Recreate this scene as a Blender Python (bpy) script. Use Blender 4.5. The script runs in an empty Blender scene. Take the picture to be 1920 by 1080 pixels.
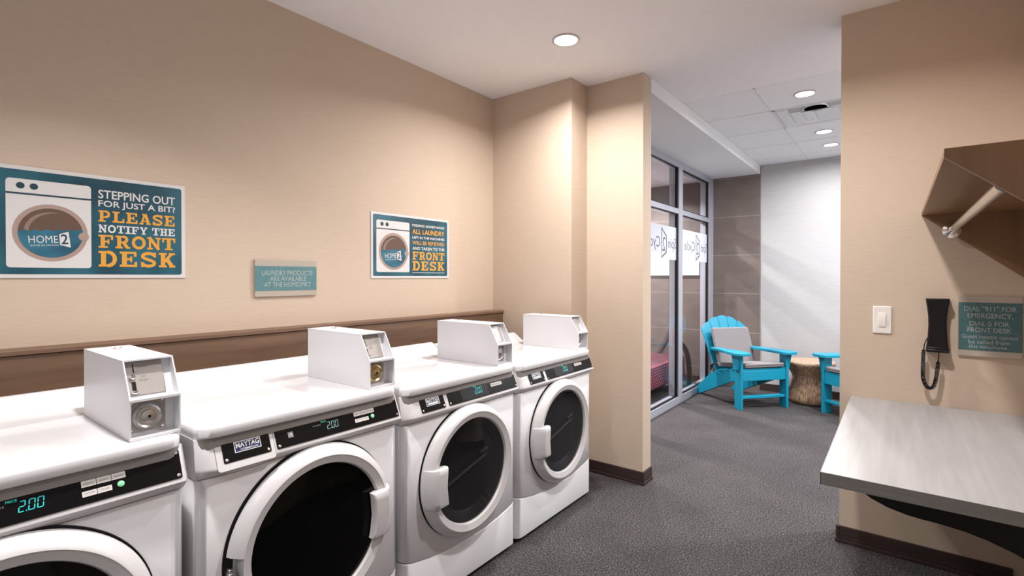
import bpy, bmesh, math, random
from mathutils import Vector, Matrix
random.seed(4)
S = bpy.context.scene
COL = S.collection

# ------------------------------------------------------------------ camera
cam_d = bpy.data.cameras.new('camera')
cam = bpy.data.objects.new('camera', cam_d)
COL.objects.link(cam)
cam_d.sensor_width = 36
cam_d.lens = 943.8 / 1920 * 36
cam_d.shift_y = -13.33 / 1920
cam_d.clip_start = 0.01
cam.location = (2.1362, 0, 1.2)
cam.rotation_euler = (math.radians(90 - 0.43), 0, math.radians(37.5145))
S.camera = cam

# ------------------------------------------------------------------ world, exposure
w = bpy.data.worlds.new('world')
S.world = w
w.use_nodes = True
w.node_tree.nodes['Background'].inputs[0].default_value = (1.0, 0.96, 0.94, 1)
w.node_tree.nodes['Background'].inputs[1].default_value = 0.48
S.view_settings.view_transform = 'Standard'
S.view_settings.look = 'None'
S.view_settings.gamma = 1
S.view_settings.exposure = 0.0
LAMP_W = 25.5          # laundry room downlights
BACK_W = 21.0          # sitting area downlights
LOUNGE_W = 60.0        # unseen downlights added to light the room beyond the glass

# ------------------------------------------------------------------ materials
def srgb(r, g, b):
    f = lambda c: c / 12.92 if c <= 0.04045 else ((c + 0.055) / 1.055) ** 2.4
    return (f(r / 255), f(g / 255), f(b / 255), 1)

class NT:
    def __init__(s, name):
        s.m = bpy.data.materials.new(name)
        s.m.use_nodes = True
        s.t = s.m.node_tree
        s.b = s.t.nodes['Principled BSDF']
        s.out = s.t.nodes['Material Output']
    def n(s, kind, **kw):
        x = s.t.nodes.new(kind)
        for k, v in kw.items():
            setattr(x, k, v)
        return x
    def l(s, a, b):
        s.t.links.new(a, b)
    def pos(s, scale):
        g = s.n('ShaderNodeTexCoord')
        mp = s.n('ShaderNodeMapping')
        mp.inputs['Scale'].default_value = scale
        s.l(g.outputs['Object'], mp.inputs['Vector'])
        return mp.outputs['Vector']
    def noise(s, scale3, scale=1.0, detail=3.0, rough=0.55):
        x = s.n('ShaderNodeTexNoise')
        x.inputs['Scale'].default_value = scale
        x.inputs['Detail'].default_value = detail
        x.inputs['Roughness'].default_value = rough
        s.l(s.pos(scale3), x.inputs['Vector'])
        return x.outputs['Fac']
    def ramp(s, fac, stops):
        r = s.n('ShaderNodeValToRGB')
        el = r.color_ramp.elements
        while len(el) < len(stops):
            el.new(0.5)
        for e, (p, c) in zip(el, stops):
            e.position = p
            e.color = c
        s.l(fac, r.inputs['Fac'])
        return r.outputs['Color']
    def bump(s, fac, strength, dist=0.002):
        b = s.n('ShaderNodeBump')
        b.inputs['Strength'].default_value = strength
        b.inputs['Distance'].default_value = dist
        s.l(fac, b.inputs['Height'])
        s.l(b.outputs['Normal'], s.b.inputs['Normal'])

def plain(name, col, rough=0.5, metal=0.0, emit=0.0, coat=0.0, spec=0.5):
    k = NT(name)
    k.b.inputs['Base Color'].default_value = col
    k.b.inputs['Roughness'].default_value = rough
    k.b.inputs['Metallic'].default_value = metal
    k.b.inputs['Specular IOR Level'].default_value = spec
    if coat:
        k.b.inputs['Coat Weight'].default_value = coat
    if emit:
        k.b.inputs['Emission Color'].default_value = col
        k.b.inputs['Emission Strength'].default_value = emit
    return k.m

def textured(name, scale3, stops, rough=0.6, bump=0.0, detail=4.0, dist=0.002, spec=0.5):
    k = NT(name)
    f = k.noise(scale3, 1.0, detail)
    k.l(k.ramp(f, stops), k.b.inputs['Base Color'])
    k.b.inputs['Roughness'].default_value = rough
    k.b.inputs['Specular IOR Level'].default_value = spec
    if bump:
        k.bump(f, bump, dist)
    return k.m

def L(r, g, b):
    return (r, g, b, 1)

M = {}
M['wallpaper'] = textured('beige_linen_wallcovering', (14, 14, 210), [(0.3, L(.558, .445, .347)), (0.7, L(.600, .480, .376))], 0.75, 0.12, 3, 0.001, 0.25)
M['ceiling'] = textured('ceiling_paint', (30, 30, 30), [(0.3, L(.91, .90, .925)), (0.7, L(.93, .92, .945))], 0.8, 0.05, 2)
M['tile_ceiling'] = textured('ceiling_tile_white', (160, 160, 160), [(0.3, L(.86, .86, .885)), (0.7, L(.90, .90, .92))], 0.85, 0.1, 2)
M['grey_wall'] = textured('grey_wallpaper', (12, 12, 120), [(0.3, L(.41, .395, .395)), (0.7, L(.45, .435, .435))], 0.7, 0.1, 3, 0.001)
M['soffit'] = plain('soffit_white', L(.80, .80, .82), 0.7)
M['base'] = textured('dark_brown_baseboard', (4, 4, 60), [(0.3, L(.030, .017, .015)), (0.7, L(.050, .030, .026))], 0.45, 0.05)
def carpet():
    k = NT('grey_speckled_carpet')
    f1 = k.noise((150, 150, 150), 1.0, 2, 0.75)
    f2 = k.noise((3.2, 3.2, 3.2), 1.0, 3)
    f3 = k.noise((90, 90, 90), 1.0, 2, 0.6)
    c1 = k.ramp(f1, [(0.36, L(.012, .010, .0105)), (0.52, L(.052, .045, .0465)), (0.68, L(.19, .172, .176))])
    c2 = k.ramp(f2, [(0.3, L(.82, .82, .82)), (0.7, L(1.1, 1.1, 1.1))])
    c3 = k.ramp(f3, [(0.3, L(.8, .8, .8)), (0.7, L(1.15, 1.15, 1.15))])
    mx = k.n('ShaderNodeMix', data_type='RGBA', blend_type='MULTIPLY')
    mx.inputs[0].default_value = 1
    k.l(c1, mx.inputs[6]); k.l(c2, mx.inputs[7])
    my = k.n('ShaderNodeMix', data_type='RGBA', blend_type='MULTIPLY')
    my.inputs[0].default_value = 1
    k.l(mx.outputs[2], my.inputs[6]); k.l(c3, my.inputs[7])
    k.l(my.outputs[2], k.b.inputs['Base Color'])
    k.b.inputs['Roughness'].default_value = 0.85
    k.b.inputs['Specular IOR Level'].default_value = 0.3
    k.bump(f1, 0.5, 0.004)
    return k.m
M['carpet'] = carpet()
def wood(name, scale3, dark, light, rough=0.45):
    k = NT(name)
    f = k.noise(scale3, 1.0, 6, 0.65)
    g = k.noise(tuple(v * 0.22 for v in scale3), 1.0, 3)
    a = k.n('ShaderNodeMath', operation='ADD')
    k.l(f, a.inputs[0]); k.l(g, a.inputs[1])
    h = k.n('ShaderNodeMath', operation='MULTIPLY')
    k.l(a.outputs[0], h.inputs[0]); h.inputs[1].default_value = 0.5
    k.l(k.ramp(h.outputs[0], [(0.33, dark), (0.66, light)]), k.b.inputs['Base Color'])
    k.b.inputs['Roughness'].default_value = rough
    k.bump(f, 0.08, 0.001)
    return k.m
M['ledge_wood'] = wood('brown_oak_laminate', (26, 1.6, 26), L(.100, .052, .031), L(.215, .125, .078))
M['shelf_wood'] = wood('brown_walnut_laminate', (34, 34, 1.6), L(.205, .108, .050), L(.275, .152, .076))
M['counter'] = wood('pale_grey_wood_laminate', (46, 2.6, 46), L(.29, .285, .285), L(.41, .40, .40), 0.4)
M['counter_edge'] = wood('grey_wood_edge_band', (3, 40, 60), L(.17, .162, .158), L(.26, .25, .243), 0.5)
def tiles():
    k = NT('brown_grey_wall_tile')
    tc = k.n('ShaderNodeTexCoord')
    mp = k.n('ShaderNodeMapping')
    mp.inputs['Rotation'].default_value = (math.radians(-90), 0, 0)
    mp.inputs['Location'].default_value = (0.0, -0.18, 0)
    k.l(tc.outputs['Object'], mp.inputs['Vector'])
    sep = k.n('ShaderNodeSeparateXYZ')
    k.l(tc.outputs['Object'], sep.inputs[0])
    cmb = k.n('ShaderNodeCombineXYZ')
    k.l(sep.outputs[0], cmb.inputs[0]); k.l(sep.outputs[2], cmb.inputs[1])
    br = k.n('ShaderNodeTexBrick')
    br.offset = 0.0
    mp2 = k.n('ShaderNodeMapping')
    mp2.inputs['Location'].default_value = (-0.13, -0.18, 0)
    k.l(cmb.outputs[0], mp2.inputs['Vector'])
    k.l(mp2.outputs[0], br.inputs['Vector'])
    br.inputs['Scale'].default_value = 1
    br.inputs['Brick Width'].default_value = 0.84
    br.inputs['Row Height'].default_value = 0.42
    br.inputs['Mortar Size'].default_value = 0.0035
    br.inputs['Color1'].default_value = L(.150, .118, .104)
    br.inputs['Color2'].default_value = L(.165, .130, .114)
    br.inputs['Mortar'].default_value = L(.27, .24, .22)
    f = k.noise((5, 5, 9), 1, 4)
    mx = k.n('ShaderNodeMix', data_type='RGBA', blend_type='MULTIPLY')
    mx.inputs[0].default_value = 1
    k.l(br.outputs['Color'], mx.inputs[6])
    k.l(k.ramp(f, [(0.3, L(.86, .86, .86)), (0.7, L(1.1, 1.1, 1.1))]), mx.inputs[7])
    k.l(mx.outputs[2], k.b.inputs['Base Color'])
    k.b.inputs['Roughness'].default_value = 0.5
    return k.m
M['tile'] = tiles()
M['enamel'] = plain('white_enamel', L(.71, .70, .715), 0.2, 0, 0, 0.35)
M['plastic'] = plain('white_plastic', L(.59, .57, .575), 0.33)
M['ringgrey'] = plain('pale_grey_plastic', L(.60, .58, .58), 0.35)
M['boxmetal'] = plain('white_powder_coat', L(.72, .71, .735), 0.35)
M['plate'] = plain('grey_steel_plate', L(.36, .33, .31), 0.42, 0.5)
M['chrome'] = plain('chrome', L(.75, .74, .72), 0.18, 1)
M['steel'] = plain('brushed_steel', L(.55, .53, .52), 0.32, 1)
M['brass'] = plain('brass', L(.62, .50, .28), 0.28, 1)
M['black'] = plain('black_plastic', L(.006, .005, .006), 0.4, spec=0.3)
M['panel'] = plain('black_gloss_panel', L(.004, .0035, .004), 0.3, spec=0.14)
M['rubber'] = plain('black_rubber', L(.012, .012, .013), 0.7)
M['duct_dark'] = plain('dark_duct_inside', L(.003, .003, .003), 1.0, spec=0.0)
M['doorglass'] = plain('black_door_glass', L(.002, .002, .002), 0.08, 0, 0, 0, 0.12)
M['drum'] = plain('dark_drum_metal', L(.085, .083, .085), 0.35, 0.4)
M['drumrib'] = plain('drum_rib', L(.20, .20, .21), 0.3, 0.4)
M['green_digit'] = plain('teal_display_digits', L(.02, .50, .50), 0.5, 0, 0.35)
M['pale_digit'] = plain('pale_display_digits', L(.20, .36, .38), 0.5, 0, 0.25)
M['green_led'] = plain('green_display_text', L(.01, .33, .25), 0.5, 0, 0.6)
M['button'] = plain('green_button', L(.25, .72, .38), 0.4)
M['label'] = plain('silver_label', L(.62, .58, .56), 0.45)
M['ink'] = plain('dark_ink', L(.05, .045, .05), 0.6)
M['greyink'] = plain('grey_ink', L(.25, .23, .22), 0.6)
M['navy'] = plain('navy_emblem', L(.012, .016, .070), 0.35)
M['silver'] = plain('silver_print', L(.70, .70, .74), 0.35)
M['poster_white'] = plain('poster_white', L(.66, .635, .625), 0.35)
M['poster_teal'] = textured('poster_teal', (6, 7, 5), [(0.36, L(.008, .052, .080)), (0.5, L(.012, .082, .118)), (0.64, L(.022, .115, .160))], 0.3, 0, 1.0)
M['wave'] = textured('wave_teal', (9, 9, 14), [(0.36, L(.014, .085, .135)), (0.64, L(.028, .16, .235))], 0.35, 0, 1.0)
M['poster_dark'] = plain('poster_dark_teal', L(.008, .045, .065), 0.4)
M['poster_tan'] = plain('poster_tan', L(.38, .27, .23), 0.4)
M['poster_brown'] = plain('poster_brown', L(.120, .070, .052), 0.4)
M['poster_brown_light'] = plain('poster_brown_light', L(.26, .18, .15), 0.4)
M['orange'] = plain('poster_orange', L(.70, .33, .045), 0.4)
M['plaque_tan'] = plain('plaque_tan', L(.44, .38, .32), 0.4)
M['plaque_teal'] = textured('plaque_teal', (60, 60, 60), [(0.3, L(.085, .200, .220)), (0.7, L(.110, .235, .255))], 0.45, 0, 2)
M['plaque_teal_shaded'] = textured('plaque_shaded_teal', (60, 60, 60), [(0.3, L(.050, .120, .130)), (0.7, L(.065, .150, .160))], 0.45, 0, 2)  # plaque teal darkened: shade under the hanging shelf put into the colour
M['plaque_letters'] = plain('plaque_letters', L(.40, .43, .42), 0.5)
M['switch'] = plain('switch_white', L(.82, .77, .72), 0.35)
M['alu'] = plain('anodised_aluminium', L(.50, .515, .58), 0.38, 0.35)
M['chair'] = plain('turquoise_painted_boards', L(.006, .27, .41), 0.42)
M['cushion'] = textured('grey_cushion_fabric', (300, 300, 300), [(0.3, L(.20, .182, .186)), (0.7, L(.24, .22, .224))], 0.85, 0.2, 2, 0.001)
M['cushion_dark'] = plain('dark_cushion_underside', L(.060, .052, .054), 0.8)
M['leg_wood'] = plain('dark_bent_wood', L(.030, .018, .015), 0.4)
M['lamp_on'] = plain('lit_lamp_lens', L(1, .97, .93), 0.5, 0, 9.0)
M['trim_ring'] = plain('lamp_trim', L(.50, .48, .47), 0.35)
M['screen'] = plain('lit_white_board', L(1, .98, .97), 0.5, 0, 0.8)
M['grate_grey'] = plain('grille_grey', L(.40, .40, .43), 0.5)
M['lounge_ceiling'] = plain('lounge_ceiling_paint', L(.80, .74, .76), 0.8)
def weave(name, c1, c2, c3, sc):
    k = NT(name)
    tc = k.n('ShaderNodeTexCoord')
    wv = k.n('ShaderNodeTexWave', wave_type='BANDS', bands_direction='Z')
    wv.inputs['Scale'].default_value = sc
    wv.inputs['Distortion'].default_value = 1.0
    k.l(tc.outputs['Object'], wv.inputs['Vector'])
    wy = k.n('ShaderNodeTexWave', wave_type='BANDS', bands_direction='DIAGONAL')
    wy.inputs['Scale'].default_value = sc * 1.2
    wy.inputs['Distortion'].default_value = 0.6
    k.l(tc.outputs['Object'], wy.inputs['Vector'])
    m = k.n('ShaderNodeMath', operation='MULTIPLY')
    k.l(wv.outputs['Fac'], m.inputs[0]); k.l(wy.outputs['Fac'], m.inputs[1])
    k.l(k.ramp(m.outputs[0], [(0.0, c1), (0.4, c2), (0.85, c3)]), k.b.inputs['Base Color'])
    k.b.inputs['Roughness'].default_value = 0.6
    k.bump(m.outputs[0], 0.6, 0.006)
    return k.m
M['pink'] = weave('pink_woven_cord', L(.075, .014, .024), L(.26, .050, .080), L(.46, .150, .190), 12)
M['rattan'] = textured('tan_rattan', (130, 130, 7), [(0.33, L(.16, .090, .052)), (0.5, L(.32, .195, .120)), (0.68, L(.50, .34, .23))], 0.55, 0.35, 2, 0.003)
M['rattan_top'] = textured('tan_rattan_top', (40, 40, 40), [(0.33, L(.40, .26, .17)), (0.68, L(.58, .41, .29))], 0.5, 0.5, 3, 0.004)
def glass(name, gloss=0.10, tint=(0.96, 0.97, 0.98, 1), white=0.0, rough=0.0, film=(.62, .65, .70, 1)):
    k = NT(name)
    k.t.nodes.remove(k.b)
    tr = k.n('ShaderNodeBsdfTransparent'); tr.inputs[0].default_value = tint
    gl = k.n('ShaderNodeBsdfGlossy'); gl.inputs['Roughness'].default_value = rough
    fr = k.n('ShaderNodeFresnel'); fr.inputs[0].default_value = 1.45
    mx = k.n('ShaderNodeMixShader')
    ml = k.n('ShaderNodeMath', operation='MULTIPLY'); ml.inputs[1].default_value = gloss
    ge = k.n('ShaderNodeNewGeometry')
    fo = k.n('ShaderNodeMath', operation='SUBTRACT'); fo.inputs[0].default_value = 1.0
    k.l(ge.outputs['Backfacing'], fo.inputs[1])
    mf = k.n('ShaderNodeMath', operation='MULTIPLY')
    k.l(fr.outputs[0], mf.inputs[0]); k.l(fo.outputs[0], mf.inputs[1])
    k.l(mf.outputs[0], ml.inputs[0])
    k.l(ml.outputs[0], mx.inputs[0]); k.l(tr.outputs[0], mx.inputs[1]); k.l(gl.outputs[0], mx.inputs[2])
    last = mx.outputs[0]
    if white:
        df = k.n('ShaderNodeBsdfDiffuse'); df.inputs[0].default_value = film
        tl = k.n('ShaderNodeBsdfTranslucent'); tl.inputs[0].default_value = film
        m1 = k.n('ShaderNodeMixShader'); m1.inputs[0].default_value = 0.5
        k.l(df.outputs[0], m1.inputs[1]); k.l(tl.outputs[0], m1.inputs[2])
        m2 = k.n('ShaderNodeMixShader'); m2.inputs[0].default_value = white
        k.l(last, m2.inputs[1]); k.l(m1.outputs[0], m2.inputs[2])
        last = m2.outputs[0]
    k.l(last, k.out.inputs['Surface'])
    return k.m
M['glass'] = glass('clear_glass', 1.0)
M['frost'] = glass('frosted_white_film', 0.3, white=0.72)
M['film_grey'] = glass('grey_film_print', 0.2, tint=(.45, .45, .47, 1), white=0.8, film=(.22, .21, .23, 1))
M['dryerglass'] = glass('smoked_glass', 1.0, tint=(.42, .42, .43, 1))

# ------------------------------------------------------------------ mesh helpers
ORG = {}
class MB:
    def __init__(s):
        s.v = []; s.f = []
    def mesh(s, vs, fs):
        o = len(s.v)
        s.v += [tuple(p) for p in vs]
        s.f += [tuple(i + o for i in f) for f in fs]
        return s
    def box(s, x0, x1, y0, y1, z0, z1):
        vs = [(x, y, z) for x in (x0, x1) for y in (y0, y1) for z in (z0, z1)]
        return s.mesh(vs, [(0, 1, 3, 2), (4, 6, 7, 5), (0, 4, 5, 1), (2, 3, 7, 6), (0, 2, 6, 4), (1, 5, 7, 3)])
    def prism(s, poly, axis, a, b):
        n = len(poly)
        def pt(p, t):
            if axis == 'x': return (t, p[0], p[1])
            if axis == 'y': return (p[0], t, p[1])
            return (p[0], p[1], t)
        vs = [pt(p, a) for p in poly] + [pt(p, b) for p in poly]
        fs = [tuple(range(n)), tuple(range(2 * n - 1, n - 1, -1))]
        fs += [(i, (i + 1) % n, n + (i + 1) % n, n + i) for i in range(n)]
        return s.mesh(vs, fs)
    def loft(s, rings, closed=True, cap=True):
        n = len(rings[0]); vs = [p for r in rings for p in r]; fs = []
        for k in range(len(rings) - 1):
            for i in range(n if closed else n - 1):
                j = (i + 1) % n
                fs.append((k * n + i, k * n + j, (k + 1) * n + j, (k + 1) * n + i))
        if cap:
            fs.append(tuple(range(n))); fs.append(tuple(range((len(rings) - 1) * n, len(rings) * n)))
        return s.mesh(vs, fs)
    def lathe(s, prof, c, axis='z', n=48, a0=0.0, a1=None, cap_ends=False):
        full = a1 is None
        if full: a1 = a0 + 2 * math.pi
        m = n if full else n + 1
        def pt(r, h, a):
            u, w_ = r * math.cos(a), r * math.sin(a)
            if axis == 'x': return (c[0] + h, c[1] + u, c[2] + w_)
            if axis == 'y': return (c[0] + u, c[1] + h, c[2] + w_)
            return (c[0] + u, c[1] + w_, c[2] + h)
        k = len(prof); vs = []; fs = []
        for i in range(m):
            a = a0 + (a1 - a0) * i / n
            for r, h in prof: vs.append(pt(max(r, 1e-5), h, a))
        for i in range(n):
            j = (i + 1) % m if full else i + 1
            for q in range(k - 1):
                fs.append((i * k + q, j * k + q, j * k + q + 1, i * k + q + 1))
        if not full and cap_ends:
            fs.append(tuple(range(k))); fs.append(tuple((m - 1) * k + q for q in range(k)))
        return s.mesh(vs, fs)
    def tube(s, pts, r, n=10):
        pts = [Vector(p) for p in pts]; rings = []; prev = None
        for i, p in enumerate(pts):
            t = (pts[min(i + 1, len(pts) - 1)] - pts[max(i - 1, 0)]).normalized()
            if prev is None:
                ref = Vector((0, 0, 1)) if abs(t.z) < 0.9 else Vector((1, 0, 0))
                u = t.cross(ref).normalized()
            else:
                u = (prev - t * prev.dot(t)).normalized()
            prev = u; v = t.cross(u)
            rr = r[i] if isinstance(r, (list, tuple)) else r
            rings.append([p + (u * math.cos(2 * math.pi * k / n) + v * math.sin(2 * math.pi * k / n)) * rr for k in range(n)])
        return s.loft(rings)
    def flat(s, F, poly, h):
        s.mesh([F(a, b, h) for a, b in poly], [tuple(range(len(poly)))])
        return s
    def build(s, name, mat, parent=None, bevel=0.0, seg=2, smooth=35, local=False, double=None):
        me = bpy.data.meshes.new(name)
        o = bpy.data.objects.new(name, me)
        org = Vector((0, 0, 0)) if (parent is None or local) else ORG[parent.name]
        me.from_pydata([tuple(Vector(p) - org) for p in s.v], [], s.f)
        bm = bmesh.new(); bm.from_mesh(me)
        bmesh.ops.remove_doubles(bm, verts=bm.verts, dist=1e-6)
        bmesh.ops.recalc_face_normals(bm, faces=bm.faces)
        bm.to_mesh(me); bm.free()
        if smooth:
            for p in me.polygons: p.use_smooth = True
            me.set_sharp_from_angle(angle=math.radians(smooth))
        me.materials.append(M[mat])
        COL.objects.link(o)
        if parent is not None: o.parent = parent
        ORG[o.name] = org
        if bevel:
            b = o.modifiers.new('bevel', 'BEVEL'); b.width = bevel; b.segments = seg
            b.limit_method = 'ANGLE'; b.angle_limit = math.radians(40)
            b.harden_normals = False
        return o

def tag(o, label, cat, group=None):
    o['label'] = label; o['category'] = cat
    if group: o['group'] = group
    return o
def thing(name, label, cat, loc, group=None):
    o = bpy.data.objects.new(name, None); COL.objects.link(o)
    o.empty_display_size = 0.05
    o.location = loc; ORG[o.name] = Vector(loc)
    return tag(o, label, cat, group)
def part_label(o, text):
    o['label'] = text; return o
def struct(o):
    o['kind'] = 'structure'; return o
def BX(*a): return MB().box(*a)

def rrect(x0, x1, y0, y1, r, n=6, corners=(1, 1, 1, 1)):
    """corners order: (x1,y0),(x1,y1),(x0,y1),(x0,y0)"""
    pts = []
    for k, (cx, cy, a) in enumerate(((x1, y0, -90), (x1, y1, 0), (x0, y1, 90), (x0, y0, 180))):
        rr = r if corners[k] else 0
        if rr == 0: pts.append((cx, cy)); continue
        ox = cx - rr if cx == x1 else cx + rr
        oy = cy - rr if cy == y1 else cy + rr
        for i in range(n + 1):
            t = math.radians(a + 90 * i / n)
            pts.append((ox + rr * math.cos(t), oy + rr * math.sin(t)))
    return pts

# text as flat mesh fitted into a box of a frame F(a,b,h)
def text_polys(body, offset=0.0, spacing=1.0, line=1.0, align='CENTER', shear=0.0):
    cu = bpy.data.curves.new('lettering', 'FONT')
    cu.body = body; cu.align_x = align; cu.offset = offset; cu.resolution_u = 3
    cu.space_character = spacing; cu.space_line = line; cu.shear = shear
    ob = bpy.data.objects.new('lettering', cu); COL.objects.link(ob)
    dg = bpy.context.evaluated_depsgraph_get(); dg.update()
    me = bpy.data.meshes.new_from_object(ob.evaluated_get(dg))
    vs = [v.co.copy() for v in me.vertices]; fs = [tuple(p.vertices) for p in me.polygons]
    bpy.data.objects.remove(ob); bpy.data.curves.remove(cu); bpy.data.meshes.remove(me)
    return vs, fs
def put_text(mb, F, body, a0, a1, b0, b1, h, mirror=False, **kw):
    vs, fs = text_polys(body, **kw)
    xs = [v.x for v in vs]; ys = [v.y for v in vs]
    x0, x1, y0, y1 = min(xs), max(xs), min(ys), max(ys)
    out = []
    for v in vs:
        u = (v.x - x0) / (x1 - x0); t = (v.y - y0) / (y1 - y0)
        if mirror: u = 1 - u
        out.append(F(a0 + (a1 - a0) * u, b0 + (b1 - b0) * t, h))
    mb.mesh(out, fs)
    return mb

# slab serif capitals drawn as thick strokes
def arc(cx, cy, rx, ry, a0, a1, n=10):
    return [(cx + rx * math.cos(math.radians(a0 + (a1 - a0) * i / n)), cy + ry * math.sin(math.radians(a0 + (a1 - a0) * i / n))) for i in range(n + 1)]
TH, TN, SH = 0.27, 0.15, 0.15
def R_(x0, x1, y0, y1): return ('r', x0, x1, y0, y1)
def St(pts, wd): return ('s', pts, wd)
SLAB = {
 'L': [R_(.14, .41, 0, 1), R_(0, .57, .86, 1), R_(0, .95, 0, .15), R_(.80, .95, 0, .38)],
 'E': [R_(.12, .39, 0, 1), R_(0, .92, .86, 1), R_(0, .95, 0, .15), R_(.80, .95, 0, .34), R_(.77, .92, .68, 1), R_(.3, .64, .44, .58), R_(.56, .68, .33, .69)],
 'F': [R_(.14, .41, 0, 1), R_(0, .95, .86, 1), R_(0, .60, 0, .14), R_(.80, .95, .64, 1), R_(.3, .66, .42, .56), R_(.58, .70, .31, .68)],
 'P': [R_(.12, .39, 0, 1), R_(0, .6, .86, 1), R_(0, .57, 0, .14), St(arc(.56, .68, .25, .25, 90, -90), .2), R_(.3, .6, .36, .5)],
 'R': [R_(.12, .38, 0, 1), R_(0, .6, .86, 1), R_(0, .50, 0, .14), St(arc(.54, .71, .23, .22, 90, -90), .2), R_(.3, .58, .42, .55), St([(.55, .48), (.80, .08)], .24), R_(.70, 1, 0, .14)],
 'D': [R_(.12, .38, 0, 1), R_(0, .55, .86, 1), R_(0, .55, 0, .14), St(arc(.48, .5, .36, .43, 90, -90, 14), .22)],
 'O': [St(arc(.5, .5, .38, .42, 0, 360, 24), .22)],
 'A': [St([(.47, .97), (.20, .08)], .17), St([(.52, .97), (.80, .08)], .26), R_(.28, .70, .25, .37), R_(0, .38, 0, .14), R_(.60, 1, 0, .14), R_(.25, .62, .86, 1)],
 'S': [St(arc(.5, .725, .34, .20, 20, 200, 10) + [(.30, .58), (.70, .42)] + arc(.5, .275, .34, .20, 20, -160, 10), .2), R_(.78, .93, .66, 1), R_(.07, .22, 0, .34)],
 'N': [R_(.12, .27, 0, 1), R_(.73, .88, 0, 1), St([(.16, .98), (.84, .02)], .24), R_(0, .40, 0, .14), R_(0, .32, .86, 1), R_(.60, 1, .86, 1)],
 'T': [R_(.36, .64, 0, 1), R_(0, 1, .86, 1), R_(0, .14, .62, 1), R_(.86, 1, .62, 1), R_(.2, .8, 0, .14)],
 'I': [R_(.36, .64, 0, 1), R_(.14, .86, 0, .14), R_(.14, .86, .86, 1)],
 'Y': [R_(.37, .63, 0, .5), R_(.22, .78, 0, .14), St([(.17, .95), (.46, .45)], .22), St([(.83, .95), (.54, .45)], .17), R_(0, .40, .86, 1), R_(.62, 1, .86, 1)],
 'H': [R_(.12, .37, 0, 1), R_(.63, .88, 0, 1), R_(.3, .7, .43, .57), R_(0, .45, 0, .14), R_(0, .45, .86, 1), R_(.55, 1, 0, .14), R_(.55, 1, .86, 1)],
 'K': [R_(.12, .38, 0, 1), R_(0, .48, 0, .14), R_(0, .48, .86, 1), St([(.36, .42), (.78, .94)], .17), St([(.48, .58), (.80, .06)], .25), R_(.60, .98, .86, 1), R_(.62, 1, 0, .14)],
}
def slab_text(mb, F, word, a0, a1, b0, b1, h):
    wid = {'I': .62, ' ': .42}
    tot = sum(wid.get(c, 1.0) for c in word) + 0.10 * (len(word) - 1)
    sx = (a1 - a0) / tot; sy = b1 - b0; x = a0
    lift = [0]
    def put(poly):
        lift[0] += 1
        mb.flat(F, [(x + p[0] * sx, b0 + p[1] * sy) for p in poly], h + 6e-6 * (lift[0] % 60))
    for c in word:
        wdt = wid.get(c, 1.0)
        off = -.19 if c == 'I' else 0
        for g in SLAB.get(c, []):
            if g[0] == 'r':
                _, p0, p1, q0, q1 = g
                put([(p0 + off, q0), (p1 + off, q0), (p1 + off, q1), (p0 + off, q1)])
            else:
                pts, wd = g[1], g[2]
                for (ax, ay), (bx, by) in zip(pts, pts[1:]):
                    dx, dy = bx - ax, by - ay; d = math.hypot(dx, dy) or 1
                    nx, ny = -dy / d * wd / 2, dx / d * wd / 2
                    ex, ey = dx / d * .02, dy / d * .02
                    put([(ax + nx - ex, ay + ny - ey), (ax - nx - ex, ay - ny - ey), (bx - nx + ex, by - ny + ey), (bx + nx + ex, by + ny + ey)])
        x += (wdt + 0.10) * sx
    return mb
def disc2(cx, cy, rx, ry, n=32, a0=0, a1=360):
    return [(cx + rx * math.cos(math.radians(a0 + (a1 - a0) * i / n)), cy + ry * math.sin(math.radians(a0 + (a1 - a0) * i / n))) for i in range(n + (0 if a1 - a0 == 360 else 1))]

# ------------------------------------------------------------------ room shell
H = 2.378
X1, Y1, X2, Y2, Y2B = 0.602, 2.576, 0.968, 2.761, 2.878
XR, YR, XS = 1.927, 2.715, 2.545
GX, YB, ZS = 0.49, 5.86, 2.295
struct(BX(-2.6, 3.4, -2.4, 6.0, -0.1, 0).build('floor', 'carpet', smooth=0))
struct(BX(-0.12, 2.7, -2.4, 3.42, H, H + 0.15).build('ceiling', 'ceiling', smooth=0))
struct(BX(-0.12, 0, -2.4, Y2B, 0, H).build('wall_left', 'wallpaper', smooth=0))
struct(MB().prism([(0, Y1), (X1, Y1), (X1, Y2), (X2, Y2), (X2, Y2B), (0, Y2B)], 'z', 0, H).build('wall_corner', 'wallpaper', smooth=0))
struct(MB().prism([(XR, YR), (XS + .12, YR), (XS + .12, YR + .13), (XR, YR + .13)], 'z', 0, H).build('wall_right', 'wallpaper', smooth=0))
struct(BX(XS, XS + 0.12, 0.75, YR, 0, H).build('wall_side', 'wallpaper', smooth=0))
struct(BX(X2 + 0.003, 3.4, YB, YB + 0.12, 0, 2.6).build('wall_back', 'grey_wall', smooth=0))
struct(BX(-2.6, X2, YB - 0.012, YB + 0.12, 0, 2.6).build('wall_tile', 'tile', smooth=0))
struct(BX(3.3, 3.4, YR + .13, YB, 0, 2.6).build('wall_east', 'grey_wall', smooth=0))
struct(BX(-2.6, -2.5, Y2B, YB - .012, 0, 2.6).build('wall_lounge', 'tile', smooth=0))
struct(BX(-2.5, -.12, Y2B - .1, Y2B, 0, 2.6).build('wall_lounge_near', 'grey_wall', smooth=0))
struct(BX(GX - .10, X2, Y2B, YB - .012, ZS, 2.45).build('trim_1', 'soffit', bevel=.002, smooth=0))
struct(BX(-2.5, GX - .10, Y2B, YB - .012, 2.28, 2.45).build('ceiling_lounge', 'lounge_ceiling', smooth=0))
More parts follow.
